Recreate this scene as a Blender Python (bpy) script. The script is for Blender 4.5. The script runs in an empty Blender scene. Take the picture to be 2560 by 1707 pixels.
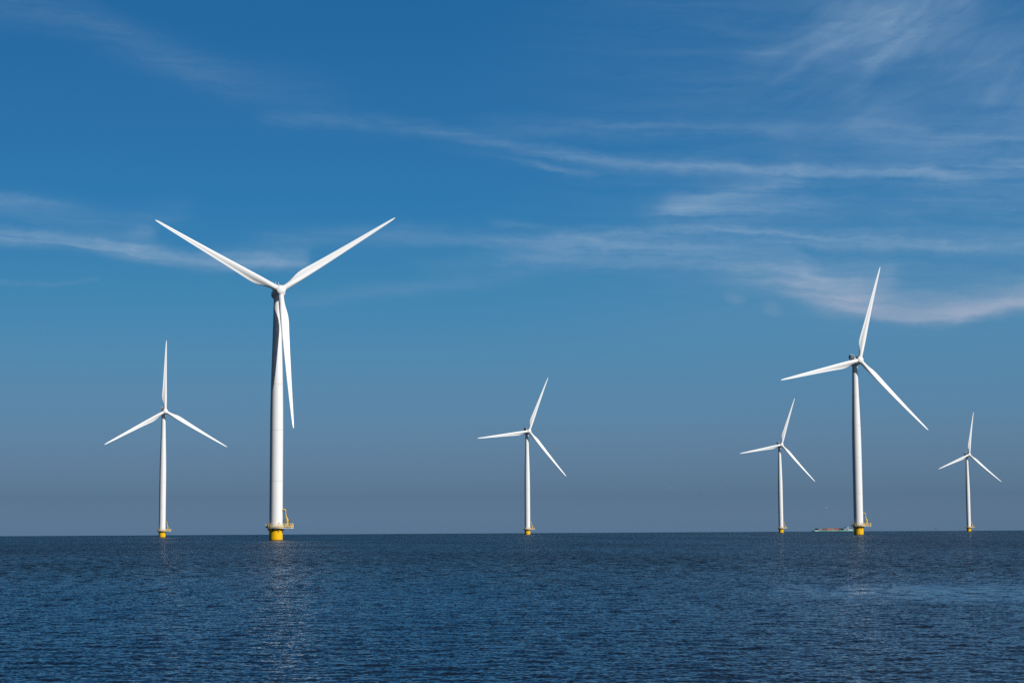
import bpy, bmesh, math, random
import numpy as np
from mathutils import Matrix, Vector

random.seed(7)
rng = np.random.default_rng(11)
R = math.radians
scene = bpy.context.scene
COL = scene.collection

# ------------------------------------------------------------------ camera numbers
F_PX, IMG_W, IMG_H = 4731.5, 2560.0, 1707.0      # focal length in photo pixels
PITCH, ROLL, EYE = R(5.721), R(-0.324), 3.509    # camera tilt, roll, height above the water
EARTH = 7.4e6                                    # earth radius with ordinary refraction
SUN_AZ, SUN_EL = 130.0, 33.0                     # clockwise from +Y, and above the horizon

# ------------------------------------------------------------------ helpers
def link(o, parent=None):
    COL.objects.link(o)
    if parent is not None:
        o.parent = parent
    return o

def tag(o, label=None, cat=None, group=None, kind=None):
    if label: o['label'] = label
    if cat: o['category'] = cat
    if group: o['group'] = group
    if kind: o['kind'] = kind
    return o

def mesh_obj(name, bm, mat, parent=None, smooth=True, angle=None):
    me = bpy.data.meshes.new(name)
    bmesh.ops.recalc_face_normals(bm, faces=bm.faces)
    bm.to_mesh(me); bm.free()
    for p in me.polygons: p.use_smooth = smooth
    if smooth and angle:
        me.set_sharp_from_angle(angle=R(angle))
    me.materials.append(mat)
    return link(bpy.data.objects.new(name, me), parent)

def empty(name, loc=(0, 0, 0)):
    o = bpy.data.objects.new(name, None)
    o.location = loc
    o.empty_display_size = 2
    return link(o)

def add_box(bm, c, s, rot=None, bevel=0.0):
    g = bmesh.ops.create_cube(bm, size=1.0)
    vs = g['verts']
    M = Matrix.Translation(Vector(c)) @ (rot.to_4x4() if rot else Matrix()) @ Matrix.Diagonal((*s, 1))
    bmesh.ops.transform(bm, matrix=M, verts=vs)
    if bevel:
        es = list({e for v in vs for e in v.link_edges})
        bmesh.ops.bevel(bm, geom=es, offset=bevel, segments=2, profile=.5, affect='EDGES')

def frame_of(d):
    d = d.normalized()
    a = Vector((0, 0, 1)) if abs(d.z) < .9 else Vector((1, 0, 0))
    u = d.cross(a).normalized()
    return u, d.cross(u).normalized()

def add_tube(bm, pts, r, seg=10, caps=True):
    pts = [Vector(p) for p in pts]
    rs = r if isinstance(r, (list, tuple)) else [r] * len(pts)
    rings = []
    u0 = None
    for i, p in enumerate(pts):
        d = (pts[min(i + 1, len(pts) - 1)] - pts[max(i - 1, 0)])
        if u0 is None:
            u, v = frame_of(d)
        else:
            dn = d.normalized()
            u = (u0 - dn * u0.dot(dn)).normalized()
            v = dn.cross(u)
        u0 = u
        rings.append([bm.verts.new(p + (u * math.cos(t) + v * math.sin(t)) * rs[i])
                      for t in (2 * math.pi * k / seg for k in range(seg))])
    for a, b in zip(rings, rings[1:]):
        for k in range(seg):
            bm.faces.new((a[k], a[(k + 1) % seg], b[(k + 1) % seg], b[k]))
    if caps:
        bm.faces.new(rings[0][::-1]); bm.faces.new(rings[-1])

def add_lathe(bm, prof, seg=64, axis='Z', centre=(0, 0, 0)):
    """prof: list of (r, h); r == 0 closes with a pole."""
    c = Vector(centre)
    def P(r, h, t):
        if axis == 'Z': return c + Vector((r * math.cos(t), r * math.sin(t), h))
        return c + Vector((h, r * math.cos(t), r * math.sin(t)))       # axis X
    rings = []
    for r, h in prof:
        if r < 1e-6: rings.append([bm.verts.new(P(0, h, 0))])
        else: rings.append([bm.verts.new(P(r, h, 2 * math.pi * k / seg)) for k in range(seg)])
    for a, b in zip(rings, rings[1:]):
        for k in range(seg):
            k2 = (k + 1) % seg
            if len(a) == 1 and len(b) == 1: continue
            if len(a) == 1: bm.faces.new((a[0], b[k2], b[k]))
            elif len(b) == 1: bm.faces.new((a[k], a[k2], b[0]))
            else: bm.faces.new((a[k], a[k2], b[k2], b[k]))

def interp(x, tab):
    return float(np.interp(x, [t[0] for t in tab], [t[1] for t in tab]))

# ------------------------------------------------------------------ materials
class NT:
    def __init__(s, tree): s.t = tree
    def n(s, typ, **kw):
        nd = s.t.nodes.new(typ)
        for k, v in kw.items(): setattr(nd, k, v)
        return nd
    def inp(s, sock, v):
        if isinstance(v, bpy.types.NodeSocket): s.t.links.new(v, sock)
        elif v is not None: sock.default_value = v
    def m(s, op, a, b=None, c=None, clamp=False):
        nd = s.n('ShaderNodeMath', operation=op, use_clamp=clamp)
        for i, v in enumerate((a, b, c)): s.inp(nd.inputs[i], v)
        return nd.outputs[0]
    def vm(s, op, a, b=None, scale=None):
        nd = s.n('ShaderNodeVectorMath', operation=op)
        s.inp(nd.inputs[0], a); s.inp(nd.inputs[1], b)
        if scale is not None: s.inp(nd.inputs['Scale'], scale)
        return nd.outputs['Value'] if op in ('DOT_PRODUCT', 'LENGTH') else nd.outputs[0]
    def xyz(s, x=0.0, y=0.0, z=0.0):
        nd = s.n('ShaderNodeCombineXYZ')
        for i, v in enumerate((x, y, z)): s.inp(nd.inputs[i], v)
        return nd.outputs[0]
    def sep(s, v):
        nd = s.n('ShaderNodeSeparateXYZ'); s.inp(nd.inputs[0], v); return nd.outputs
    def noise(s, vec, scale=1.0, detail=2.0, rough=.5, dim='3D', dist=0.0):
        nd = s.n('ShaderNodeTexNoise', noise_dimensions=dim)
        s.inp(nd.inputs['Vector'], vec); s.inp(nd.inputs['Scale'], scale)
        nd.inputs['Detail'].default_value = detail; nd.inputs['Roughness'].default_value = rough
        nd.inputs['Distortion'].default_value = dist
        return nd.outputs
    def maprange(s, v, a, b, c, d, smooth=False):
        nd = s.n('ShaderNodeMapRange', clamp=True)
        if smooth: nd.interpolation_type = 'SMOOTHSTEP'
        s.inp(nd.inputs[0], v)
        for i, q in enumerate((a, b, c, d)): s.inp(nd.inputs[1 + i], q)
        return nd.outputs[0]
    def mix(s, f, a, b, blend='MIX'):
        nd = s.n('ShaderNodeMix', data_type='RGBA', blend_type=blend)
        s.inp(nd.inputs[0], f); s.inp(nd.inputs[6], a); s.inp(nd.inputs[7], b)
        return nd.outputs[2]

def new_mat(name):
    m = bpy.data.materials.new(name); m.use_nodes = True
    T = NT(m.node_tree)
    return m, T, m.node_tree.nodes['Principled BSDF']

def paint(name, col, rough=.45, dirt=.12, dirt_col=None, scale=.6, metallic=0.0, stretch=1.0):
    """weathered paint: slow blotches and fine streaks running down"""
    m, T, b = new_mat(name)
    co = T.n('ShaderNodeTexCoord').outputs['Object']
    x = T.vm('MULTIPLY', co, (1, 1, stretch))
    n1 = T.noise(x, scale, 5, .6)[0]
    n2 = T.noise(x, scale * 6, 4, .6)[0]
    f = T.m('ADD', T.m('MULTIPLY', n1, .6), T.m('MULTIPLY', n2, .4))
    f = T.maprange(f, .42, .68, 0, dirt, True)
    dc = dirt_col or tuple(c * .45 for c in col)
    c = T.mix(f, (*col, 1), (*dc, 1))
    T.inp(b.inputs['Base Color'], c)
    T.inp(b.inputs['Roughness'], T.m('ADD', rough, T.m('MULTIPLY', f, .4)))
    b.inputs['Metallic'].default_value = metallic
    b.inputs['Specular IOR Level'].default_value = .4
    return m

def tower_paint():
    m, T, b = new_mat('tower_white_paint')
    co = T.n('ShaderNodeTexCoord').outputs['Object']
    z = T.sep(co)[2]
    st = T.noise(T.vm('MULTIPLY', co, (1.2, 1.2, .05)), 1.0, 5, .65)[0]
    f = T.maprange(st, .5, .75, 0, .10, True)
    bl = T.maprange(T.noise(co, .12, 4, .6)[0], .45, .75, 0, .06, True)
    f = T.m('ADD', f, bl)
    seam = None                                    # bolted flange joints between tower cans
    for zz in (27.0, 50.4, 71.5, 91.0):
        d = T.m('ABSOLUTE', T.m('SUBTRACT', z, zz))
        s = T.maprange(d, .10, .30, .22, 0)
        seam = s if seam is None else T.m('MAXIMUM', seam, s)
    f = T.m('ADD', f, seam, clamp=True)
    c = T.mix(f, (.80, .81, .82, 1), (.33, .33, .31, 1))
    T.inp(b.inputs['Base Color'], c)
    b.inputs['Roughness'].default_value = .42
    b.inputs['Specular IOR Level'].default_value = .35
    return m

def yellow_paint():
    m, T, b = new_mat('foundation_yellow_paint')
    co = T.n('ShaderNodeTexCoord').outputs['Object']
    z = T.sep(co)[2]
    n = T.noise(T.vm('MULTIPLY', co, (1.4, 1.4, .25)), 1.0, 6, .65)[0]
    f = T.maprange(n, .46, .72, 0, .65, True)
    c = T.mix(f, (.86, .49, .003, 1), (.60, .36, .09, 1))
    n2 = T.noise(T.vm('MULTIPLY', co, (2.5, 2.5, .4)), 1.0, 5, .7)[0]
    zz = T.m('SUBTRACT', z, T.m('MULTIPLY', n2, .35))
    wet = T.maprange(zz, .08, .26, 1, 0, True)
    c = T.mix(wet, c, (.018, .02, .014, 1))
    rust = T.maprange(zz, .35, 1.3, .28, 0)
    c = T.mix(rust, c, (.55, .27, .01, 1))
    T.inp(b.inputs['Base Color'], c)
    b.inputs['Roughness'].default_value = .55
    b.inputs['Specular IOR Level'].default_value = .15
    return m

def gradient_hull(name, lo, hi):
    m, T, b = new_mat(name)
    co = T.n('ShaderNodeTexCoord').outputs['Object']
    x = T.sep(co)[0]
    n = T.noise(T.vm('MULTIPLY', co, (.12, 1, .8)), 1.0, 4, .6)[0]
    c = T.mix(T.maprange(n, .4, .62, 0, 1, True), (*lo, 1), (*hi, 1))
    z = T.sep(co)[2]
    c = T.mix(T.maprange(z, .3, .55, 1, 0), c, (.02, .03, .06, 1))
    T.inp(b.inputs['Base Color'], c); b.inputs['Roughness'].default_value = .5
    return m

M = {}
M['tower'] = tower_paint()
M['white'] = paint('white_gelcoat', (.80, .81, .82), .38, .10, (.5, .5, .48), .25)
M['blade'] = paint('blade_gelcoat', (.80, .81, .82), .36, .12, (.55, .55, .54), .12)
M['yellow'] = yellow_paint()
M['rail'] = paint('railing_yellow', (.80, .60, .24), .5, .35, (.55, .43, .22), 2.0)
M['crane'] = paint('crane_yellow', (.82, .52, .02), .45, .3, (.4, .25, .05), 1.5)
M['dark'] = paint('dark_steel', (.03, .032, .036), .5, .3, (.08, .07, .06), 2.0)
M['deck'] = paint('deck_grating', (.16, .16, .15), .7, .4, (.07, .07, .07), 3.0)
M['galv'] = paint('galvanised_steel', (.62, .63, .63), .45, .25, (.35, .35, .35), 2.0)
M['cooler'] = paint('cooler_grille', (.022, .026, .032), .6, .2, (.05, .05, .05), 3.0)
M['black'] = paint('black_paint', (.02, .02, .02), .5, .2, (.05, .05, .05), 2.0)
M['bird_white'] = paint('gull_plumage', (.75, .75, .74), .8, .3, (.5, .5, .5), 6.0)
M['bird_dark'] = paint('dark_plumage', (.03, .03, .033), .8, .3, (.06, .06, .06), 6.0)

# ------------------------------------------------------------------ wind turbine parts
HUB_Z, TILT, NOSE = 113.87, R(5.36), 8.23
HUB_X = NOSE - 2.0
DECK = 6.05

def b_foundation():
    bm = bmesh.new()
    add_lathe(bm, [(0, -4), (3.06, -4), (3.06, 4.85), (3.12, 4.9), (3.12, 5.45), (3.0, 5.5), (0, 5.5)], 96)
    return bm

def b_bracket():
    """gusset plate under the deck, drawn at +X"""
    bm = bmesh.new()
    pr = [(3.07, 4.45), (3.45, 4.45), (4.0, 5.54), (3.07, 5.54)]
    for s in (-.22, .22):
        a = [bm.verts.new((x, s - .05, z)) for x, z in pr]
        b = [bm.verts.new((x, s + .05, z)) for x, z in pr]
        bm.faces.new(a); bm.faces.new(b[::-1])
        for i in range(4):
            j = (i + 1) % 4
            bm.faces.new((a[i], b[i], b[j], a[j]))
    add_box(bm, (3.29, 0, 4.45), (.50, .60, .09))
    add_box(bm, (3.2, 0, 5.0), (.2, .40, 1.0))
    return bm

def deck_outline(r=4.72, x1=7.95, hw=2.35, n=72):
    pts = []
    a0 = math.asin(hw / r)
    for k in range(n + 1):
        t = a0 + (2 * math.pi - 2 * a0) * k / n
        pts.append((r * math.cos(t), r * math.sin(t)))
    pts += [(x1 - .5, -hw), (x1, -hw + .6), (x1, hw - .6), (x1 - .5, hw)]
    return pts

def extrude_outline(bm, pts, z0, z1):
    a = [bm.verts.new((x, y, z0)) for x, y in pts]
    b = [bm.verts.new((x, y, z1)) for x, y in pts]
    bm.faces.new(a[::-1]); bm.faces.new(b)
    for i in range(len(pts)):
        j = (i + 1) % len(pts)
        bm.faces.new((a[i], a[j], b[j], b[i]))

def b_deck():
    bm = bmesh.new()
    extrude_outline(bm, deck_outline(), 5.90, DECK)
    extrude_outline(bm, deck_outline(4.6, 7.83, 2.23), 5.80, 5.898)
    return bm

def b_deck_beam():
    """pale edge beam carrying the deck, deeper under the laydown area"""
    bm = bmesh.new()
    po, pi_ = deck_outline(4.70, 7.93, 2.33), deck_outline(4.3, 7.5, 1.95)
    def low(x): return 5.80 - .10 - .30 * min(1, max(0, (x - .5) / 3.5))
    rings = []
    for P, top in ((po, 1), (po, 0), (pi_, 0), (pi_, 1)):
        rings.append([bm.verts.new((x, y, 5.797 if top else low(x))) for x, y in P])
    n = len(po)
    for a, b in zip(rings, rings[1:] + rings[:1]):
        for k in range(n):
            bm.faces.new((a[k], a[(k + 1) % n], b[(k + 1) % n], b[k]))
    return bm

def b_railing():
    bm = bmesh.new()
    pts = deck_outline(4.64, 7.87, 2.27, 60)
    P = [Vector((x, y, 0)) for x, y in pts]
    L = [0]
    n = len(P)
    for i in range(n): L.append(L[-1] + (P[(i + 1) % n] - P[i]).length)
    def at(s):
        s %= L[-1]
        i = max(k for k in range(n) if L[k] <= s)
        return P[i].lerp(P[(i + 1) % n], (s - L[i]) / (L[i + 1] - L[i]))
    m = 30
    for k in range(m):
        p = at(L[-1] * k / m)
        add_box(bm, (p.x, p.y, DECK + .84), (.16, .16, 1.68))
    for h in (.6, 1.12, 1.64):
        q = [Vector((p.x, p.y, DECK + h)) for p in P]
        add_tube(bm, q + [q[0], q[1]], .06, 6, False)
    # toe board
    for a, b in zip(P, P[1:] + P[:1]):
        v = [bm.verts.new((p.x, p.y, DECK + h)) for p, h in ((a, .01), (b, .01), (b, .42), (a, .42))]
        bm.faces.new(v)
    return bm

def b_crane_pedestal():
    bm = bmesh.new()
    add_lathe(bm, [(0, DECK), (.62, DECK), (.62, DECK + .25), (.42, DECK + .3), (.42, DECK + 2.2), (.6, DECK + 2.25),
                   (.6, DECK + 2.55), (0, DECK + 2.55)], 24, centre=(5.35, -.6, 0))
    return bm

def b_boom():
    bm = bmesh.new()
    y = -.6
    add_tube(bm, [(5.2, y, 8.55), (5.55, y, 9.2), (5.15, y, 9.9), (4.75, y, 11.0)], [.5, .52, .36, .22], 14)
    add_tube(bm, [(4.8, y, 10.9), (4.55, y, 12.7), (4.47, y, 13.45)], [.22, .19, .18], 12)
    add_tube(bm, [(4.55, y, 13.1), (4.42, y, 13.75), (4.05, y, 14.1), (3.55, y, 14.15), (2.95, y, 13.95)], [.24, .3, .3, .24, .16], 12)
    return bm

def b_ram(k):
    bm = bmesh.new()
    y = -.6
    if k == 0:
        add_tube(bm, [(4.45, y, 12.55), (4.15, y, 13.75), (4.1, y, 13.85), (3.9, y, 13.2)], .15, 10)
    elif k == 1:
        add_tube(bm, [(4.2, y, 8.3), (3.55, y, 9.3)], .12, 10)
    else:
        add_tube(bm, [(5.95, y, 8.2), (6.05, y, 8.9), (6.08, y, 9.1), (6.1, y, 9.6)], [.12, .12, .2, .2], 10)
    return bm

def b_hook():
    bm = bmesh.new()
    y = -.6
    add_tube(bm, [(2.97, y, 13.98), (2.75, y, 13.45)], .035, 6)
    add_box(bm, (2.66, y, 13.3), (.42, .3, .34), None, .08)
    add_tube(bm, [(2.66, y, 13.15), (2.66, y, 12.98), (2.53, y, 12.88), (2.42, y, 12.98)], .06, 8)
    return bm

def b_cabinet():
    bm = bmesh.new()
    add_box(bm, (4.75, -1.7, DECK + .72), (1.05, .6, 1.42), None, .05)
    return bm

def b_locker(k):
    bm = bmesh.new()
    if k == 0: add_box(bm, (3.85, -1.85, DECK + .62), (.7, .6, 1.22), None, .05)
    else: add_box(bm, (6.45, -1.65, DECK + .55), (1.0, .7, 1.08), None, .05)
    return bm

def b_mark(k):
    """painted black marking on the yellow steel: an open curved stroke with two short dashes"""
    bm = bmesh.new()
    def P(u, z, r): 
        t = R(-90) + u / 3.06
        return Vector((r * math.cos(t), r * math.sin(t), z))
    def stroke(pts, w):
        for (u0, z0), (u1, z1) in zip(pts, pts[1:]):
            d = Vector((u1 - u0, z1 - z0)); nrm = Vector((-d.y, d.x)).normalized() * w / 2
            q = [(u0 + nrm.x, z0 + nrm.y), (u1 + nrm.x, z1 + nrm.y), (u1 - nrm.x, z1 - nrm.y), (u0 - nrm.x, z0 - nrm.y)]
            f = [bm.verts.new(P(a, b, 3.085)) for a, b in q] 
            g = [bm.verts.new(P(a, b, 3.062)) for a, b in q]
            bm.faces.new(f); bm.faces.new(g[::-1])
            for i in range(4):
                j = (i + 1) % 4
                bm.faces.new((f[i], g[i], g[j], f[j]))
    c = [(1.85 + .52 * math.cos(t), 4.02 + .52 * math.sin(t)) for t in np.linspace(R(135), R(285), 12)]
    if k == 0: stroke(c, .17)
    elif k == 1: stroke([(2.02, 4.32), (2.18, 4.02)], .2)
    else: stroke([(2.26, 3.3), (2.26, 2.75)], .07)
    return bm

def b_pipe():
    """J-tube and fender hanging on the front of the foundation"""
    bm = bmesh.new()
    t = R(-106)
    x, y = 3.2 * math.cos(t), 3.2 * math.sin(t)
    add_tube(bm, [(x, y, 5.55), (x, y, 4.7), (x - .05, y - .05, 4.45)], [.2, .22, .28], 10)
    add_box(bm, (x - .05, y, 4.3), (.55, .35, .35), None, .08)
    return bm

def b_tower():
    bm = bmesh.new()
    tab = [(DECK, 3.03), (50, 2.99), (60, 2.93), (70, 2.78), (78, 2.58), (85, 2.38), (92, 2.17), (100, 1.96), (110.6, 1.74)]
    zs = [DECK] + list(np.linspace(DECK + .02, 110.6, 90))
    prof = [(0, DECK - .001)] + [(interp(z, tab), z) for z in zs] + [(0, 110.6)]
    add_lathe(bm, prof, 96)
    return bm

def b_door():
    bm = bmesh.new()
    t = R(-50)
    rot = Matrix.Rotation(t, 3, 'Z')
    add_box(bm, (3.02 * math.cos(t), 3.02 * math.sin(t), DECK + 1.35), (.14, .95, 2.1), rot, .04)
    return bm

def b_nacelle():
    """drawn along +X (rotor side), origin at the tower axis on the shaft line"""
    bm = bmesh.new()
    prof = [(0, -5.0), (1.0, -4.95), (1.75, -4.6), (2.2, -3.9), (2.38, -3.0), (2.42, -1.0), (2.42, 1.9)]
    add_lathe(bm, prof, 56, 'X')
    add_lathe(bm, [(2.42, 1.9), (2.78, 1.95), (2.88, 2.1), (2.88, 3.75), (2.75, 3.95), (2.2, 4.0), (1.6, 4.02), (0, 4.03)], 64, 'X')
    # yaw section under the bedplate
    add_lathe(bm, [(0, -3.5), (1.80, -3.5), (1.86, -3.2), (2.0, -2.6), (2.15, -1.6), (0, -1.5)], 48, 'Z')
    return bm

def b_cooler():
    bm = bmesh.new()
    add_box(bm, (-3.6, 0, 3.5), (.85, 3.7, 2.1), None, .05)
    add_box(bm, (-3.6, -1.3, 2.3), (.5, .2, .6)); add_box(bm, (-3.6, 1.3, 2.3), (.5, .2, .6))
    return bm

def b_cooler_frame():
    bm = bmesh.new()
    add_box(bm, (-3.55, 0, 4.65), (1.35, 3.9, .18), None, .04)
    add_box(bm, (-3.1, 0, 3.4), (.08, 3.8, .13))
    for y in (-1.9, 1.9): add_box(bm, (-3.1, y, 3.5), (.1, .12, 2.2))
    return bm

def b_antenna(k):
    bm = bmesh.new()
    y = (-1.35, 0.0, 1.35)[k]
    add_tube(bm, [(-3.6, y, 4.72), (-3.6, y, 6.0 + .1 * (k == 1))], [.08, .06], 8)
    add_box(bm, (-3.6, y, 5.9), (.22, .22, .22), None, .04)
    return bm

def b_spinner():
    bm = bmesh.new()
    x = HUB_X
    prof = [(0, 4.25), (2.05, 4.26), (2.2, 4.4), (2.26, 5.0), (2.27, x), (2.24, x + .75), (2.17, x + .96), (1.9, x + 1.0), (1.9, x + 1.09),
            (2.13, x + 1.10), (2.13, x + 1.22), (2.05, x + 1.40), (1.85, x + 1.56), (1.5, x + 1.74), (1.0, x + 1.90), (.5, x + 1.98), (0, x + 2.0)]
    add_lathe(bm, prof, 72, 'X')
    return bm

CHORD = [(1.9, 2.62), (3.0, 2.62), (4.5, 2.66), (6, 2.86), (8, 3.35), (10, 3.90), (12, 4.22), (14, 4.28), (17, 4.08), (20, 3.80), (25, 3.38),
         (30, 3.02), (35, 2.68), (40, 2.36), (45, 2.05), (50, 1.74), (55, 1.42), (59, 1.13), (62, .88), (63.6, .66), (64.5, .42), (64.9, .2), (65, .05)]
LEAD = [(1.9, 1.31), (6, 1.33), (10, 1.36), (14, 1.33), (20, 1.24), (30, 1.06), (40, .88), (50, .70), (59, .5), (62, .42), (63.6, .33), (64.5, .2), (65, .03)]
THICK = [(1.9, 1.0), (4, 1.0), (6, .88), (8, .68), (10, .52), (12, .43), (15, .36), (20, .29), (30, .235), (40, .205), (65, .17)]
TWIST = [(1.9, 17), (8, 17), (12, 15), (15, 13), (20, 10), (25, 7.6), (30, 5.5), (40, 2.6), (50, .8), (65, -1.0)]
AIRF = [(1.9, 0), (4, 0), (6, .18), (8, .5), (10, .78), (12, .95), (15, 1), (65, 1)]
CONE_TIP = 5.3

def b_blade():
    """span along +Z, leading edge +Y, upwind +X"""
    bm = bmesh.new()
    rs = list(np.linspace(1.9, 16, 24)) + list(np.linspace(17, 58, 36)) + [59.5, 61, 62, 62.8, 63.5, 64.1, 64.5, 64.8, 64.95, 65]
    n = 48
    rings = []
    for r in rs:
        c, le, tc, tw, af = (interp(r, t) for t in (CHORD, LEAD, THICK, TWIST, AIRF))
        tw = R(tw)
        ring = []
        for k in range(n):
            th = 2 * math.pi * k / n
            s = .5 * (1 - math.cos(th))                    # 0 leading edge .. 1 trailing edge
            up = 1 if th < math.pi else -1                 # +1: pressure side (upwind)
            circ = math.sqrt(max(0, s * (1 - s)))          # half circle, diameter 1
            foil = 5 * .5 * (.2969 * math.sqrt(s) - .126 * s - .3516 * s * s + .2843 * s ** 3 - .1015 * s ** 4) * 2
            half_c = circ * tc
            half_f = foil * tc
            h = half_c * (1 - af) + half_f * af
            if up > 0:                                     # cusped pressure side
                h -= af * .055 * math.exp(-((s - .74) / .16) ** 2) * min(1, tc / .3)
                h = max(h, -.02) if s < .98 else h
            camber = -af * .030 * 4 * s * (1 - s)
            yy = le - s * c                                # along the chord
            xx = (up * h + camber) * c                     # through the thickness
            p = le - .35 * c                               # twist about the pitch axis
            yr, xr = yy - 0.0, xx
            y2 = yr * math.cos(tw) - xr * math.sin(tw)
            x2 = yr * math.sin(tw) + xr * math.cos(tw)
            q = (r - 1.9) / 63.1
            x2 += CONE_TIP * (.45 * q + .55 * q * q)
            ring.append(bm.verts.new((x2, y2, r)))
        rings.append(ring)
    for a, b in zip(rings, rings[1:]):
        for k in range(n):
            bm.faces.new((a[k], a[(k + 1) % n], b[(k + 1) % n], b[k]))
    bm.faces.new(rings[0][::-1]); bm.faces.new(rings[-1])
    return bm

def b_collar():
    bm = bmesh.new()
    add_lathe(bm, [(0, .4), (1.46, .4), (1.46, 2.28), (1.40, 2.36), (1.2, 2.37), (0, 2.37)], 40, 'Z')
    return bm

# name, builder, material, frame ('base' fixed to the platform, 'nac' turns with the wind, 'rot' with the rotor), sharp angle, children
def build_turbine(name):
    root = empty(name)
    A = 35
    def part(nm, bm, mat, fr, parent=root, angle=A, smooth=True):
        o = mesh_obj(nm, bm, mat, parent, smooth, angle)
        if parent is root: o['_frame'] = fr
        return o
    f = part('foundation', b_foundation(), M['yellow'], 'base')
    for a in (180, 0, -128, -52, 60, 120):
        b = part('bracket', b_bracket(), M['yellow'], 'base', f, None, False)
        b.matrix_basis = Matrix.Rotation(R(a), 4, 'Z')
    for k in range(3): part('painted_mark', b_mark(k), M['black'], 'base', f, None, False)
    part('cable_pipe', b_pipe(), M['dark'], 'base', f)
    d = part('deck', b_deck(), M['deck'], 'base', angle=20)
    part('deck_beam', b_deck_beam(), M['galv'], 'base', d, None, False)
    part('railing', b_railing(), M['rail'], 'base', angle=None, smooth=False)
    part('control_cabinet', b_cabinet(), M['white'], 'base', smooth=False)
    for k in range(2): part('storage_locker', b_locker(k), M['crane'], 'base', smooth=False)
    c = part('crane', b_crane_pedestal(), M['crane'], 'base')
    part('boom', b_boom(), M['crane'], 'base', c)
    for k in range(3): part('hydraulic_ram', b_ram(k), M['dark'], 'base', c)
    part('hook', b_hook(), M['dark'], 'base', c)
    t = part('tower', b_tower(), M['tower'], 'base', angle=60)
    part('door', b_door(), M['galv'], 'base', t, None, False)
    n = part('nacelle', b_nacelle(), M['white'], 'nac')
    part('cooler', b_cooler(), M['cooler'], 'nac', n, None, False)
    part('cooler_frame', b_cooler_frame(), M['galv'], 'nac', n, None, False)
    for k in range(3): part('antenna', b_antenna(k), M['white'], 'nac', n, None, False)
    part('spinner', b_spinner(), M['white'], 'nac', angle=50)
    blade0 = None
    for k in range(3):
        if blade0 is None:
            b = part('blade', b_blade(), M['blade'], 'rot%d' % k, angle=None)
            col = part('blade_root', b_collar(), M['white'], 'rot', b)
            blade0, col0 = b, col
        else:
            b = blade0.copy(); link(b, root); b['_frame'] = 'rot%d' % k
            col = col0.copy(); link(col, b)
    return root

def rotor_matrix(yaw, phi=None):
    """nacelle frame: +X along the shaft towards the rotor, +Z up"""
    a = Vector((math.sin(yaw) * math.cos(TILT), -math.cos(yaw) * math.cos(TILT), math.sin(TILT)))
    r = Vector((math.cos(yaw), math.sin(yaw), 0))       # to the right as seen from the front
    u = r.cross(-a)
    if u.z < 0: u = -u
    Mx = Matrix(((a.x, r.x, u.x, 0), (a.y, r.y, u.y, 0), (a.z, r.z, u.z, HUB_Z), (0, 0, 0, 1)))
    if phi is None: return Mx
    # blade axis at angle phi (anticlockwise from r seen from the front); leading edge leads clockwise
    s = r * math.cos(phi) + u * math.sin(phi)
    l = r * math.sin(phi) - u * math.cos(phi)
    o = Vector((0, 0, HUB_Z)) + a * HUB_X
    return Matrix(((a.x, l.x, s.x, o.x), (a.y, l.y, s.y, o.y), (a.z, l.z, s.z, o.z), (0, 0, 0, 1)))

def pose(root, X, Y, yaw, phi, plat):
    d2 = X * X + Y * Y
    root.location = (X, Y, -d2 / (2 * EARTH))
    for ch in root.children:
        fr = ch['_frame']
        if fr == 'base': ch.matrix_basis = Matrix.Rotation(plat, 4, 'Z')
        elif fr == 'nac': ch.matrix_basis = rotor_matrix(yaw)
        else: ch.matrix_basis = rotor_matrix(yaw, phi + int(fr[3:]) * 2 * math.pi / 3)

def copy_tree(o, parent=None):
    c = o.copy(); link(c, parent)
    for ch in list(o.children): copy_tree(ch, c)
    return c

master = build_turbine('wind_turbine')
# az, distance, yaw, rotor angle
TUR = [
 (-7.107, 877.1, 19.50, 33.43, 'biggest white wind turbine, its rotor a Y with one blade hanging before the tower'),
 (-10.455, 1760.7, 23.49, 89.56, 'leftmost white wind turbine, one blade straight up, standing left of the biggest turbine'),
 (0.435, 2112.3, 22.83, 68.47, 'white wind turbine alone in the middle, one blade nearly level to the left'),
 (10.299, 1267.8, 21.31, 74.05, 'second largest white wind turbine, standing just right of the container ship'),
 (8.020, 2510.2, 19.18, 71.23, 'small distant white wind turbine just left of the container ship'),
 (13.477, 2925.0, 22.59, 80.58, 'smallest and rightmost white wind turbine, far off near the right edge'),
]
copies = [copy_tree(master) for _ in TUR[1:]]
for o, (az, D, yaw, phi, lab) in zip([master] + copies, TUR):
    tag(o, lab, 'wind turbine', 'wind turbines standing in the sea')
    pose(o, D * math.sin(R(az)), D * math.cos(R(az)), R(yaw), R(phi), R(-4))
for o in [master] + copies:
    for ch in o.children: del ch['_frame']

# ------------------------------------------------------------------ container ship
SHIP_D = 5000.0
def px_dir(x, y):
    """azimuth and elevation (degrees) of a photo pixel: used to aim sky and far things"""
    dx, dy = x - IMG_W / 2, y - IMG_H / 2
    cr, sr = math.cos(ROLL), math.sin(ROLL)
    u, v = cr * dx + sr * dy, -sr * dx + cr * dy
    c, s = math.cos(PITCH), math.sin(PITCH)
    d = Vector((0, c, s)) * F_PX + Vector((1, 0, 0)) * u - Vector((0, -s, c)) * v
    d.normalize()
    return math.degrees(math.atan2(d.x, d.y)), math.degrees(math.asin(d.z))

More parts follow.
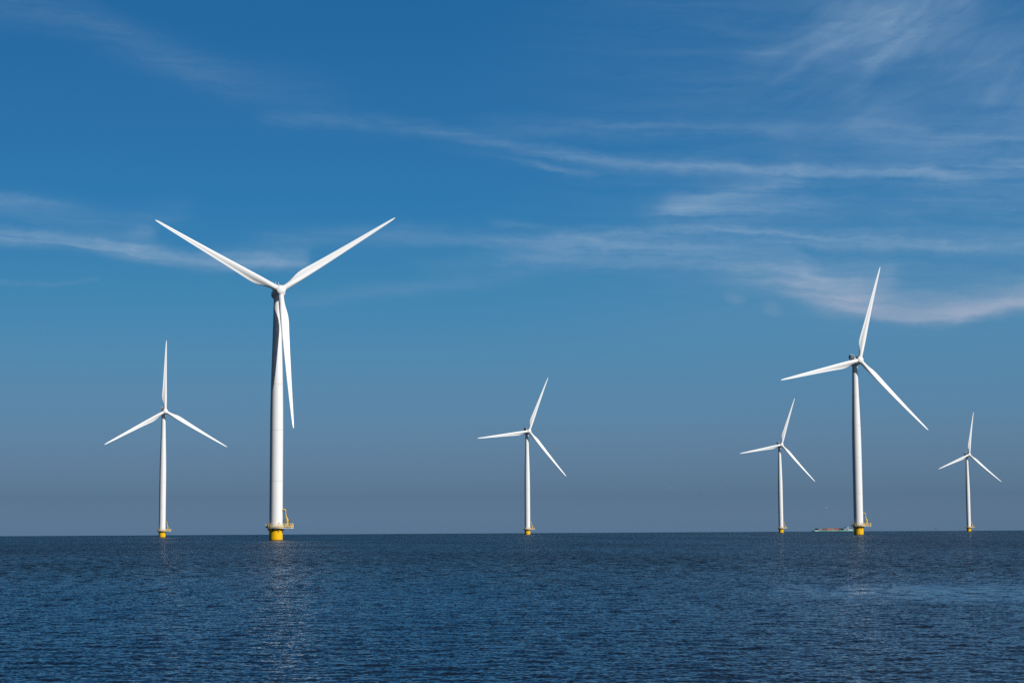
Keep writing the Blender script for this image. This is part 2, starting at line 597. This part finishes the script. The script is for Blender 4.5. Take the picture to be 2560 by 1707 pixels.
def ship_materials():
    cols = dict(navy=(.014, .03, .085), grey=(.26, .32, .38), brick=(.34, .10, .10), salmon=(.62, .23, .19), tan=(.55, .38, .17),
                rose=(.46, .13, .14), plum=(.09, .06, .14), ink=(.012, .016, .05))
    for k, c in cols.items(): M['box_' + k] = paint('container_' + k, tuple(v * .8 for v in c), .55, .3, None, .8)
ship_materials()
M['hull'] = gradient_hull('hull_teal_paint', (.05, .36, .27), (.28, .52, .40))
M['ship_white'] = paint('ship_white', (.78, .78, .77), .5, .2, (.5, .48, .45), .5)
M['ship_grey'] = paint('ship_blue_grey', (.17, .23, .33), .5, .2, (.1, .14, .2), .5)
M['glass'] = paint('ship_window_glass', (.02, .03, .045), .12, .1, (.03, .03, .04), 1.0)

SL = 108.0
def b_hull():
    bm = bmesh.new()
    st = [(0, .2, 1.7), (1.5, 1.8, 1.6), (4, 3.6, 1.7), (7, 5.2, 2.2), (12, 5.7, 2.9), (25, 5.7, 3.0), (78, 5.7, 3.0), (90, 5.7, 3.2), (100, 5.6, 2.9), (105, 4.8, 2.5), (SL, 3.8, 2.2)]
    rings = []
    for x, hw, h in st:
        rk = max(0, (6 - x) * .35)
        sec = [(-hw * .92, -2.0), (-hw, 0), (-hw, h), (hw, h), (hw, 0), (hw * .92, -2.0)]
        rings.append([bm.verts.new((x + (rk if z < 0 else 0), y, z)) for y, z in sec])
    for a, b in zip(rings, rings[1:]):
        for k in range(6):
            bm.faces.new((a[k], a[(k + 1) % 6], b[(k + 1) % 6], b[k]))
    bm.faces.new(rings[0]); bm.faces.new(rings[-1][::-1])
    return bm

def boxes(name, mat, parent, items):
    bm = bmesh.new()
    for c, sz, bv in items: add_box(bm, c, sz, None, bv)
    return mesh_obj(name, bm, mat, parent, False)

ship_root = empty('container_ship')
tag(ship_root, 'low teal hulled container ship with stacked boxes, sailing on the horizon', 'ship')
mesh_obj('hull', b_hull(), M['hull'], ship_root, True, 30)
boxes('bow_bulwark', M['ship_white'], ship_root, [((12.2, -5.65, 1.9), (9.2, .3, 2.0), .05), ((12.2, 5.65, 1.9), (9.2, .3, 2.0), .05), ((7.0, 0, 1.9), (.3, 9.0, 1.6), .05)])
boxes('anchor_winch', M['dark'], ship_root, [((3.2, 0, 1.9), (2.4, 3.0, .8), .1)])
boxes('deckhouse', M['ship_grey'], ship_root, [((87.6, 0, 5.4), (9.6, 9.0, 4.6), .15), ((89, 0, 8.5), (7.0, 8.4, 1.7), .1)])
wh = boxes('wheelhouse', M['ship_white'], ship_root, [((91.0, 0, 9.9), (11.0, 9.2, 1.2), .1), ((95.0, 0, 8.7), (4.0, 9.4, 2.0), .15)])
boxes('window', M['glass'], wh, [((88.9, -4.66, 10.0), (6.4, .12, 1.1), 0), ((85.46, 0, 10.0), (.12, 8.4, 1.0), 0)])
boxes('roof', M['ship_grey'], wh, [((91.0, 0, 10.66), (11.6, 9.8, .3), 0)])
bm = bmesh.new()
add_tube(bm, [(96.2, 0, 10.8), (96.2, 0, 13.6)], [.16, .09], 8); add_box(bm, (96.2, 0, 12.6), (.2, 2.0, .3))
mesh_obj('radar_mast', bm, M['ship_white'], wh, False)
boxes('life_raft', M['ship_white'], ship_root, [((88.4, -4.8, 5.2), (2.4, .7, 1.6), .1)])
boxes('aft_cabin', M['ship_white'], ship_root, [((100.4, 0, 3.7), (12.8, 9.0, 2.2), .2)])
boxes('aft_awning', M['dark'], ship_root, [((103.6, 0, 5.06), (5.0, 7.5, .5), .05)])

saz, _ = px_dir(2029.2, 1327)
sx, sy = SHIP_D * math.tan(R(saz)), SHIP_D
SHIP_LOC = Vector((sx, sy, -(sx * sx + sy * sy) / (2 * EARTH) + .3))
ship_root.location = SHIP_LOC

def container_mesh(name, L, mat, H=2.44):
    bm = bmesh.new()
    add_box(bm, (0, 0, H / 2), (L, 2.40, H))
    n = int(L / .55)
    for s in (-1, 1):                                   # corrugated sides
        for k in range(n):
            add_box(bm, (-L / 2 + (k + .5) * L / n, s * 1.205, H / 2), (L / n * .5, .06, H - .5))
    for cx in (-1, 1):
        for cy in (-1, 1):
            add_box(bm, (cx * (L / 2 - .08), cy * 1.16, H / 2 + .001), (.17, .17, H + .02))
    return mesh_obj(name, bm, mat, None, False)

BOX = [  # metres from the bow, length, paint, tiers, words
 (7.9, 8.9, 'navy', 2, 'dark navy container at the bow end of the ship'),
 (17.3, 10.6, 'grey', 2, 'grey container between the navy and brick red ones on the ship'),
 (28.2, 12.2, 'brick', 2, 'dull brick red container left of the salmon pink ones'),
 (40.7, 11.7, 'salmon', 2, 'salmon pink container amidships on the ship'),
 (52.8, 5.6, 'tan', 2, 'short tan container between the salmon and rose red ones'),
 (58.6, 12.1, 'rose', 2, 'rose red container right of the tan ones'),
 (71.3, 5.5, 'plum', 2, 'short plum container right of the rose red ones'),
 (77.0, 5.5, 'ink', 2, 'near black container next to the ship wheelhouse'),
]
for x0, L, mat, tiers, lab in BOX:
    H = 2.44 if mat not in ('tan', 'grey') else 2.1
    for k in range(tiers):
        o = container_mesh('shipping_container', L, M['box_' + mat], H)
        o.location = SHIP_LOC + Vector((x0 + L / 2, -4.2, 3.03 + k * (H + .04)))
        tag(o, lab + (', lower of the two' if k == 0 else ', upper of the two'), 'container', 'containers stacked on the ship')

# ------------------------------------------------------------------ gulls and beacon
def aim(x, y, dist):
    az, el = px_dir(x, y)
    return Vector((math.sin(R(az)) * dist, math.cos(R(az)) * dist, EYE + dist * math.tan(R(el))))

def gull(loc, mat, flap, head, lab):
    bm = bmesh.new()
    # body from tail to beak along +X
    add_tube(bm, [(-.30, 0, .01), (-.22, 0, .01), (-.10, 0, 0), (.05, 0, 0), (.16, 0, .03), (.24, 0, .05), (.29, 0, .05), (.34, 0, .04)],
             [.015, .05, .085, .09, .06, .05, .04, .008], 10)
    add_box(bm, (-.34, 0, .015), (.14, .12, .012))
    for s in (-1, 1):                                    # wings: arm and hand, pointed tip
        ins = [(.10, .05, .04), (.14, .30, .04 + .26 * math.sin(flap)), (.02, .62, .04 + .2 * math.sin(flap)), (-.10, .70, .02 + .18 * math.sin(flap))]
        tr = [(-.10, .05, .03), (-.04, .30, .03 + .26 * math.sin(flap)), (-.06, .60, .03 + .2 * math.sin(flap))]
        v = [bm.verts.new((x, s * y, z)) for x, y, z in ins]
        w = [bm.verts.new((x, s * y, z)) for x, y, z in tr]
        bm.faces.new((v[0], v[1], w[1], w[0])); bm.faces.new((v[1], v[2], w[2], w[1])); bm.faces.new((v[2], v[3], w[2]))
    o = mesh_obj('gull', bm, mat, None, True)
    o.location = loc; o.rotation_euler = (R(8), R(-5), head); o.scale = (.75,) * 3
    tag(o, lab, 'bird', 'sea birds flying low over the horizon')
    return o

gull(aim(2065, 1268, 420), M['bird_white'], .9, R(170), 'white gull gliding in the sky above the container ship')
gull(aim(1674.5, 1219, 700), M['bird_white'], .6, R(10), 'pale gull flying in the haze, the leftmost of the birds')
gull(aim(1747, 1234, 560), M['bird_dark'], 1.1, R(60), 'tiny dark bird flying midway between the middle turbine and the ship')
gull(aim(1816.5, 1205.5, 700), M['bird_white'], .7, R(-20), 'faint pale gull just left of the small turbine tower')

bz = aim(2339.8, 1325.5, 3400); bz.z = -(bz.x ** 2 + bz.y ** 2) / (2 * EARTH)
buoy = empty('navigation_beacon', bz)
tag(buoy, 'slim beacon post with a dark top, on the horizon near the rightmost turbine', 'beacon')
bm = bmesh.new()
add_tube(bm, [(0, 0, -1), (0, 0, 3.6)], [.28, .16], 10)
mesh_obj('post', bm, M['ship_grey'], buoy)
bm = bmesh.new()
add_lathe(bm, [(0, 3.5), (.8, 4.5), (.9, 5.0), (.55, 5.3), (0, 5.3)], 16)
mesh_obj('topmark', bm, M['black'], buoy)

# ------------------------------------------------------------------ water: one curved sheet out past the horizon
def build_water():
    rad = [2.0]
    while rad[-1] < 20000:
        r = rad[-1]
        if r < 36: q = 1.12
        elif r < 130: q = 1.0016
        elif r < 420: q = 1.0026
        elif r < 900: q = 1.006
        else: q = 1.03
        rad.append(r * q)
    rad = np.array(rad)
    ang = np.concatenate([np.linspace(-180, -19.5, 80), np.linspace(-19, 19, 520), np.linspace(19.5, 180, 80)[:-1]])
    ang = np.radians(ang)
    na, nr = len(ang), len(rad)
    Rr, A = np.meshgrid(rad, ang, indexing='ij')
    X, Y = Rr * np.sin(A), Rr * np.cos(A)
    Z = -(Rr ** 2) / (2 * EARTH)
    dr = np.gradient(rad)[:, None] * np.ones_like(A)
    da = Rr * np.radians(38 / 519)
    wide = np.abs(np.degrees(A)) > 19.2
    step = np.maximum(dr, np.where(wide, Rr * .03, da))
    for i in range(64):
        lam = .32 * (2.2 / .32) ** (i / 63)
        th = R(255) + rng.normal(0, .8)
        k = 2 * np.pi / lam
        kx, ky = k * np.cos(th), k * np.sin(th)
        eps = WAVE_SLOPE
        a = eps / k
        fade = np.clip((lam / step - 2.5) / 2.5, 0, 1)
        if fade.max() <= 0: continue
        Z += a * fade * np.sin(kx * X + ky * Y + rng.uniform(0, 2 * np.pi))
    co = np.stack([X, Y, Z], -1).reshape(-1, 3).astype(np.float32)
    idx = np.arange(nr * na).reshape(nr, na)
    a0 = idx[:-1]; a1 = idx[1:]
    quads = np.stack([a0, a1, np.roll(a1, -1, 1), np.roll(a0, -1, 1)], -1).reshape(-1, 4)
    quads = quads[:, ::-1]
    nc = len(co)
    co = np.vstack([co, [[0, 0, 0]]]).astype(np.float32)
    tris = np.stack([np.full(na, nc), idx[0], np.roll(idx[0], -1)], -1)[:, ::-1]
    me = bpy.data.meshes.new('water')
    nl = quads.size + tris.size
    me.vertices.add(len(co)); me.vertices.foreach_set('co', co.ravel())
    me.loops.add(nl); me.loops.foreach_set('vertex_index', np.concatenate([quads.ravel(), tris.ravel()]).astype(np.int32))
    nq, nt = len(quads), len(tris)
    me.polygons.add(nq + nt)
    me.polygons.foreach_set('loop_start', np.concatenate([np.arange(nq) * 4, nq * 4 + np.arange(nt) * 3]).astype(np.int32))
    me.polygons.foreach_set('use_smooth', np.ones(nq + nt, bool))
    me.update(calc_edges=True); me.validate()
    if me.polygons[0].normal.z < 0: me.flip_normals()
    o = bpy.data.objects.new('water', me); link(o)
    o['kind'] = 'structure'
    return o

WAVE_SLOPE = .0125
def water_material():
    m, T, b = new_mat('sea_water')
    geo = T.n('ShaderNodeNewGeometry')
    P, N = geo.outputs['Position'], geo.outputs['Normal']
    dist = T.vm('LENGTH', P)
    far = T.maprange(dist, 45, 250, 0, 1, True)                 # where the mesh no longer carries the chop, the normals do
    patch = T.noise(T.vm('MULTIPLY', P, (.012, .006, 0)), 1.0, 4, .55)[0]
    calm = T.maprange(patch, .35, .65, .76, 1.22, True)
    # a slick of smoother water off to the right
    px, py, pz = T.sep(P)
    ex = T.m('DIVIDE', T.m('SUBTRACT', px, 26.0), 13.0)
    ey = T.m('DIVIDE', T.m('SUBTRACT', py, 106.0), 20.0)
    rr = T.m('ADD', T.m('MULTIPLY', ex, ex), T.m('MULTIPLY', ey, ey))
    rag = T.noise(T.vm('MULTIPLY', P, (.12, .5, 0)), 1.0, 4, .6)[0]
    slick = T.m('MULTIPLY', T.maprange(rr, 0, 1.4, 1, 0, True), T.maprange(rag, .32, .56, .15, 1, True))
    calm = T.m('MULTIPLY', calm, T.m('SUBTRACT', 1.0, T.m('MULTIPLY', slick, .76)))
    def slope(sx, sy, amp, det, turn):
        c_, s_ = math.cos(R(turn)), math.sin(R(turn))           # each layer of ripples runs its own way
        u = T.m('ADD', T.m('MULTIPLY', px, c_ * sx), T.m('MULTIPLY', py, s_ * sx))
        v = T.m('ADD', T.m('MULTIPLY', px, -s_ * sy), T.m('MULTIPLY', py, c_ * sy))
        c = T.noise(T.xyz(u, v), 1.0, det, .55, dim='2D')[1]
        return T.vm('SCALE', T.vm('SUBTRACT', c, (.5, .5, .5)), None, scale=amp)
    s1 = slope(4.4, 3.2, S_FINE, 2, 33)
    s2 = slope(1.7, 1.3, S_MID, 2, -24)
    s3 = slope(.5, .5, T.m('MULTIPLY', far, S_BIG), 2, 57)
    s = T.vm('ADD', T.vm('ADD', s1, s2), s3)
    s = T.vm('SCALE', s, None, scale=calm)
    q = T.sep(s)
    sy = T.m('MULTIPLY', T.m('ABSOLUTE', q[1]), -1.0)          # the short wave faces stand towards the shore
    n = T.vm('NORMALIZE', T.vm('ADD', N, T.xyz(T.m('MULTIPLY', q[0], .45), sy, 0.0)))
    T.inp(b.inputs['Normal'], n)
    b.inputs['Base Color'].default_value = (*WATER, 1)
    b.inputs['Roughness'].default_value = .06
    b.inputs['IOR'].default_value = 1.333
    return m
S_FINE, S_MID, S_BIG = 1.28, .7, 3.3
WATER = (.0058, .0095, .0155)
water = build_water()
water.data.materials.append(water_material())

# ------------------------------------------------------------------ light
sun = bpy.data.lights.new('sun', 'SUN')
sun.energy = 4.5; sun.angle = R(.53); sun.color = (1.0, .955, .89)
so = link(bpy.data.objects.new('sun', sun))
sd = Vector((math.sin(R(SUN_AZ)) * math.cos(R(SUN_EL)), math.cos(R(SUN_AZ)) * math.cos(R(SUN_EL)), math.sin(R(SUN_EL))))
so.rotation_euler = sd.to_track_quat('Z', 'Y').to_euler()
so.location = (0, 0, 300)

# ------------------------------------------------------------------ sky
world = bpy.data.worlds.new('World'); scene.world = world; world.use_nodes = True
T = NT(world.node_tree)
bg = world.node_tree.nodes['Background']
sky = T.n('ShaderNodeTexSky', sky_type='NISHITA')
sky.sun_disc = False; sky.sun_elevation = R(SUN_EL); sky.sun_rotation = R(SUN_AZ)
D = T.n('ShaderNodeTexCoord').outputs['Generated']
dx, dy, dz = T.sep(T.vm('NORMALIZE', D))
AZ = T.m('MULTIPLY', T.m('ARCTAN2', dx, dy), 57.29578)
EL = T.m('MULTIPLY', T.m('ARCSINE', dz), 57.29578)

# polarised, clear autumn sky: tint of the physical sky by elevation
def lin(c): return tuple((v / 255 / 12.92 if v <= 10 else ((v / 255 + .055) / 1.055) ** 2.4) for v in c)
NISH = [(0, (3.735, 3.619, 2.698)), (1, (4.812, 4.865, 3.648)), (2, (5.06, 5.529, 4.495)), (3, (4.886, 5.73, 5.123)), (5, (4.204, 5.461, 5.743)),
        (7, (3.551, 4.914, 5.807)), (10, (2.81, 4.113, 5.456)), (13, (2.295, 3.468, 4.955)), (16, (1.925, 2.969, 4.463)), (20, (1.575, 2.471, 3.892)),
        (30, (1.076, 1.722, 2.893)), (45, (.76, 1.227, 2.146)), (60, (.659, 1.059, 1.88)), (89, (.756, 1.173, 2.057))]
WANT = [(0, (100, 128, 155)), (1, (92, 121, 149)), (2, (94, 127, 158)), (3, (93, 131, 164)), (5, (82, 134, 172)), (7, (65, 131, 174)), (10, (46, 118, 171)),
        (13, (42, 108, 162)), (16, (34, 101, 155)), (20, (29, 82, 134)), (30, (21, 60, 101)), (45, (13, 43, 76)), (60, (11, 40, 75)), (89, (10, 36, 70))]  # stops above the view darkened to cut ambient light and deepen the sea
STR = .1
ramp = T.n('ShaderNodeValToRGB'); cr = ramp.color_ramp
T.inp(ramp.inputs[0], T.m('DIVIDE', T.m('MAXIMUM', EL, 0.0), 90.0))
while len(cr.elements) < len(NISH): cr.elements.new(1.0)
for e, (el, nv), (_, wv) in zip(cr.elements, NISH, WANT):
    e.position = el / 90
    e.color = (*[min(1, .5 * w / (STR * n)) for w, n in zip(lin(wv), nv)], 1)
base = T.mix(1.0, sky.outputs[0], ramp.outputs[0], 'MULTIPLY')
az_gain = T.maprange(AZ, -16, 16, 1.80, 2.24)                       # evens the sky model out from left to right
az_gain = T.m('MULTIPLY', az_gain, T.maprange(T.m('ABSOLUTE', AZ), 22, 60, 1.0, .40, True))  # sky beyond the sides of the view dimmed on purpose, deepens shaded faces
base = T.vm('SCALE', base, None, scale=az_gain)

# cirrus: long ice streaks combed by the wind, laid out in azimuth and elevation
w1 = T.noise(T.xyz(T.m('MULTIPLY', AZ, .22), T.m('MULTIPLY', EL, .7)), 1.0, 3, .5, dim='2D')[0]
w2 = T.noise(T.xyz(T.m('MULTIPLY', AZ, 1.1), T.m('MULTIPLY', EL, 2.4)), 1.0, 4, .6, dim='2D')[0]
ELW = T.m('ADD', EL, T.m('ADD', T.m('MULTIPLY', T.m('SUBTRACT', w1, .5), .45), T.m('MULTIPLY', T.m('SUBTRACT', w2, .5), .27)))
AZN = T.m('DIVIDE', T.m('ADD', AZ, 20.0), 40.0)
def fcurve(pts):
    nd = T.n('ShaderNodeFloatCurve'); nd.inputs['Factor'].default_value = 1
    T.inp(nd.inputs['Value'], AZN)
    c = nd.mapping.curves[0]
    while len(c.points) < len(pts): c.points.new(.5, .5)
    for p, (x, y) in zip(c.points, pts): p.location = (x, y); p.handle_type = 'AUTO_CLAMPED'
    nd.mapping.use_clip = False; nd.mapping.update()
    return nd.outputs[0]
def streak(pts, up, dn, inten):
    up, dn, inten = up * 1.45, dn * 1.35, [i * .8 for i in inten]
    """pts in photo pixels -> angles; up/dn: softness above/below in pixels; inten: one value per point"""
    an = [px_dir(*p) for p in pts]
    cu = [((a + 20) / 40, e / 20) for a, e in an]
    cen = T.m('MULTIPLY', fcurve(cu), 20.0)
    x0, x1 = cu[0][0], cu[-1][0]
    it = [(x, i) for (x, _), i in zip(cu, inten)]
    if x0 > .17: it = [(max(.001, x0 - .02), 0)] + it
    if x1 < .83: it = it + [(min(.999, x1 + .02), 0)]
    amp = fcurve(it)
    d = T.m('SUBTRACT', ELW, cen)
    q = T.m('ADD', T.m('DIVIDE', T.m('MAXIMUM', d, 0.0), up * .0121), T.m('DIVIDE', T.m('MAXIMUM', T.m('MULTIPLY', d, -1.0), 0.0), dn * .0121))
    g = T.m('POWER', 2.71828, T.m('MULTIPLY', T.m('MULTIPLY', q, q), -1.0))
    return T.m('MULTIPLY', g, T.m('MAXIMUM', amp, 0.0))
ST = [
 ([(0, 15), (180, 40), (300, 85), (420, 140), (520, 185), (640, 215), (800, 240), (950, 265)], 30, 34, [.14, .14, .14, .14, .14, .11, .07, 0]),
 ([(600, 296), (700, 300), (850, 305), (1000, 313), (1100, 325), (1200, 347), (1280, 363), (1400, 385), (1600, 407), (1760, 418), (2000, 422), (2200, 432), (2400, 428), (2560, 420)],
  12, 13, [0, .13, .17, .19, .22, .26, .28, .28, .3, .36, .34, .32, .28, .28]),
 ([(1100, 300), (1280, 325), (1600, 328), (1800, 330), (2100, 335), (2300, 340)], 16, 12, [0, .10, .16, .15, .14, 0]),
 ([(1000, 350), (1200, 385), (1330, 410), (1400, 424), (1460, 431), (1540, 438)], 6, 6, [0, .06, .16, .26, .2, 0]),
 ([(1640, 530), (1700, 518), (1780, 500), (1860, 480), (1920, 462), (1980, 447), (2030, 436)], 24, 22, [.1, .34, .34, .34, .36, .34, .1]),
 ([(1580, 545), (1700, 528), (1800, 535), (1900, 535), (2050, 520), (2200, 515)], 24, 18, [0, .22, .26, .24, .16, 0]),
 ([(540, 618), (700, 604), (850, 594), (1000, 590), (1150, 597), (1280, 601), (1450, 592), (1600, 584), (1750, 582), (1900, 594), (2050, 603), (2250, 608), (2560, 612)],
  15, 15, [0, .15, .2, .22, .26, .34, .38, .38, .38, .42, .40, .36, .34]),
 ([(1280, 660), (1400, 640), (1550, 632), (1700, 640), (1820, 655), (1920, 680), (2000, 705), (2080, 725)], 30, 26, [.08, .24, .32, .36, .34, .3, .24, 0]),
 ([(0, 594), (100, 600), (220, 612), (330, 630), (420, 645), (560, 655), (680, 656), (760, 655), (790, 652)], 17, 12, [.6, .64, .6, .58, .54, .54, .6, .52, 0]),
 ([(250, 612), (320, 596), (370, 582), (400, 585)], 16, 30, [0, .16, .26, 0]),
 ([(0, 506), (80, 512), (160, 525), (260, 545), (350, 541), (450, 528), (520, 522)], 18, 26, [.26, .26, .22, .16, .14, .1, 0]),
 ([(0, 708), (130, 712), (230, 703), (290, 688)], 5, 5, [.1, .1, .08, 0]),
 ([(1700, 690), (1850, 712), (1950, 725), (2050, 745), (2150, 770), (2250, 786), (2350, 790), (2430, 780), (2500, 765), (2560, 752)],
  30, 12, [0, .18, .28, .44, .56, .64, .78, .86, .86, .84]),
 ([(1960, 668), (2020, 690), (2090, 712), (2160, 712), (2230, 690), (2290, 674)], 26, 40, [.12, .42, .58, .5, .3, 0]),
 ([(1800, 745), (1840, 750), (1875, 752)], 8, 8, [0, .26, 0]),
 ([(1895, 770), (1930, 773), (1965, 774)], 10, 9, [0, .15, 0]),
 ([(1780, 155), (1900, 145), (2050, 120), (2180, 85), (2280, 45), (2400, 5), (2460, -25)], 46, 42, [0, .12, .22, .3, .34, .3, .1]),
 ([(1950, 60), (2100, 45), (2200, 40), (2300, 90), (2420, 130), (2560, 170)], 60, 60, [0, .2, .26, .22, .16, .1]),
 ([(1860, 142), (1930, 134), (1990, 130)], 8, 8, [0, .11, 0]),
 ([(2130, 165), (2190, 150), (2260, 130), (2330, 112)], 12, 16, [0, .22, .16, 0]),
 ([(2050, 280), (2150, 310), (2260, 345), (2350, 360), (2560, 350)], 50, 40, [0, .2, .28, .22, .2]),
 ([(2380, 245), (2480, 232), (2560, 222)], 30, 26, [0, .13, .15]),
 ([(640, 765), (800, 748), (950, 728), (1100, 706), (1280, 688), (1400, 680)], 16, 14, [0, .1, .12, .12, .08, 0]),
 ([(950, 612), (1100, 660), (1280, 645), (1500, 612), (1700, 600)], 14, 14, [0, .1, .16, .16, 0]),
 ([(1200, 556), (1280, 556), (1340, 560), (1420, 566)], 6, 6, [0, .18, .12, 0]),
 ([(2150, 560), (2250, 545), (2300, 550), (2350, 560)], 8, 8, [0, .14, .12, 0]),
 ([(2200, 480), (2350, 470), (2560, 465)], 40, 40, [0, .12, .16]),
]
tot = None
for s_ in ST:
    v = streak(*s_)
    tot = v if tot is None else T.m('ADD', tot, v)
# thin veil that thickens to the right
veil = T.m('MULTIPLY', T.maprange(AZ, -3, 13, 0, .13, True), T.maprange(EL, 4, 8, 0, 1, True))
tot = T.m('ADD', tot, veil)
# fibres
fx = T.m('ADD', T.m('MULTIPLY', AZ, .2), T.m('MULTIPLY', w1, 1.2))
fy = T.m('ADD', T.m('MULTIPLY', ELW, 2.7), T.m('MULTIPLY', AZ, .16))
fib = T.noise(T.xyz(fx, fy), 1.0, 6, .58, dim='2D', dist=.4)[0]
fib2 = T.noise(T.xyz(T.m('MULTIPLY', AZ, 1.6), T.m('MULTIPLY', EL, 3.6), 0.0), 1.0, 6, .62, dim='2D', dist=.3)[0]
f = T.m('ADD', T.maprange(fib, .3, .7, .45, 1.35), T.m('MULTIPLY', T.m('SUBTRACT', fib2, .5), .6))
# high on the right the fibres fan upwards instead
du = T.m('MULTIPLY', T.m('ADD', AZ, T.m('MULTIPLY', EL, .45)), .34)
dv = T.m('MULTIPLY', T.m('SUBTRACT', ELW, T.m('MULTIPLY', AZ, .45)), 1.3)
fibd = T.noise(T.xyz(du, dv), 1.0, 6, .6, dim='2D', dist=.5)[0]
fan = T.m('MULTIPLY', T.maprange(AZ, 5, 9, 0, .7, True), T.maprange(EL, 10.5, 13, 0, 1, True))
def blend(a, b, t): return T.m('ADD', T.m('MULTIPLY', a, T.m('SUBTRACT', 1.0, t)), T.m('MULTIPLY', b, t))
f = blend(f, T.m('MAXIMUM', T.maprange(fibd, .32, .7, .45, 1.3), 0.0), fan)
f = blend(f, 1.0, T.m('MULTIPLY', T.maprange(EL, 6.2, 8.2, 1, 0, True), .6))    # the low bank is smooth
alpha = T.m('MULTIPLY', tot, f)
# outside the strip the photo looks at, loose streaks carry on round the sky
other = T.maprange(T.noise(T.xyz(T.m('MULTIPLY', AZ, .06), T.m('MULTIPLY', EL, .3)), 1.0, 6, .6, dim='2D')[0], .5, .75, 0, .4, True)
out = T.m('MAXIMUM', T.maprange(T.m('ABSOLUTE', AZ), 16.5, 24, 0, 1, True), T.maprange(EL, 16.5, 22, 0, 1, True))
alpha = T.m('MAXIMUM', alpha, T.m('MULTIPLY', T.m('MULTIPLY', other, out), T.maprange(EL, 2, 8, 0, 1, True)))
alpha = T.m('MINIMUM', T.m('MAXIMUM', alpha, 0.0), .8)
lowc = T.maprange(EL, 6.2, 8.6, 1, 0, True)
ccol = T.mix(lowc, (.27 / STR, .41 / STR, .58 / STR, 1), (.37 / STR, .43 / STR, .56 / STR, 1))
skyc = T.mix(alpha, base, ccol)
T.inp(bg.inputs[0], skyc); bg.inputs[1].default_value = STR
world.cycles.sampling_method = 'MANUAL'; world.cycles.sample_map_resolution = 512

# ------------------------------------------------------------------ camera
cam = bpy.data.cameras.new('camera')
cam.sensor_fit = 'HORIZONTAL'; cam.sensor_width = 36.0; cam.lens = F_PX / IMG_W * 36.0
cam.clip_start = .5; cam.clip_end = 60000
co = link(bpy.data.objects.new('camera', cam))
fw = Vector((0, math.cos(PITCH), math.sin(PITCH)))
Mc = Matrix.Translation((0, 0, EYE)) @ Matrix.Rotation(R(90) + PITCH, 4, 'X') @ Matrix.Rotation(ROLL, 4, 'Z')
co.matrix_world = Mc
scene.camera = co
scene.view_settings.view_transform = 'Standard'
scene.view_settings.look = 'None'
scene.view_settings.exposure = 0; scene.view_settings.gamma = 1
scene.render.engine = 'CYCLES'
scene.cycles.use_denoising = False
scene.cycles.max_bounces = 5
scene.cycles.glossy_bounces = 3
scene.cycles.diffuse_bounces = 3
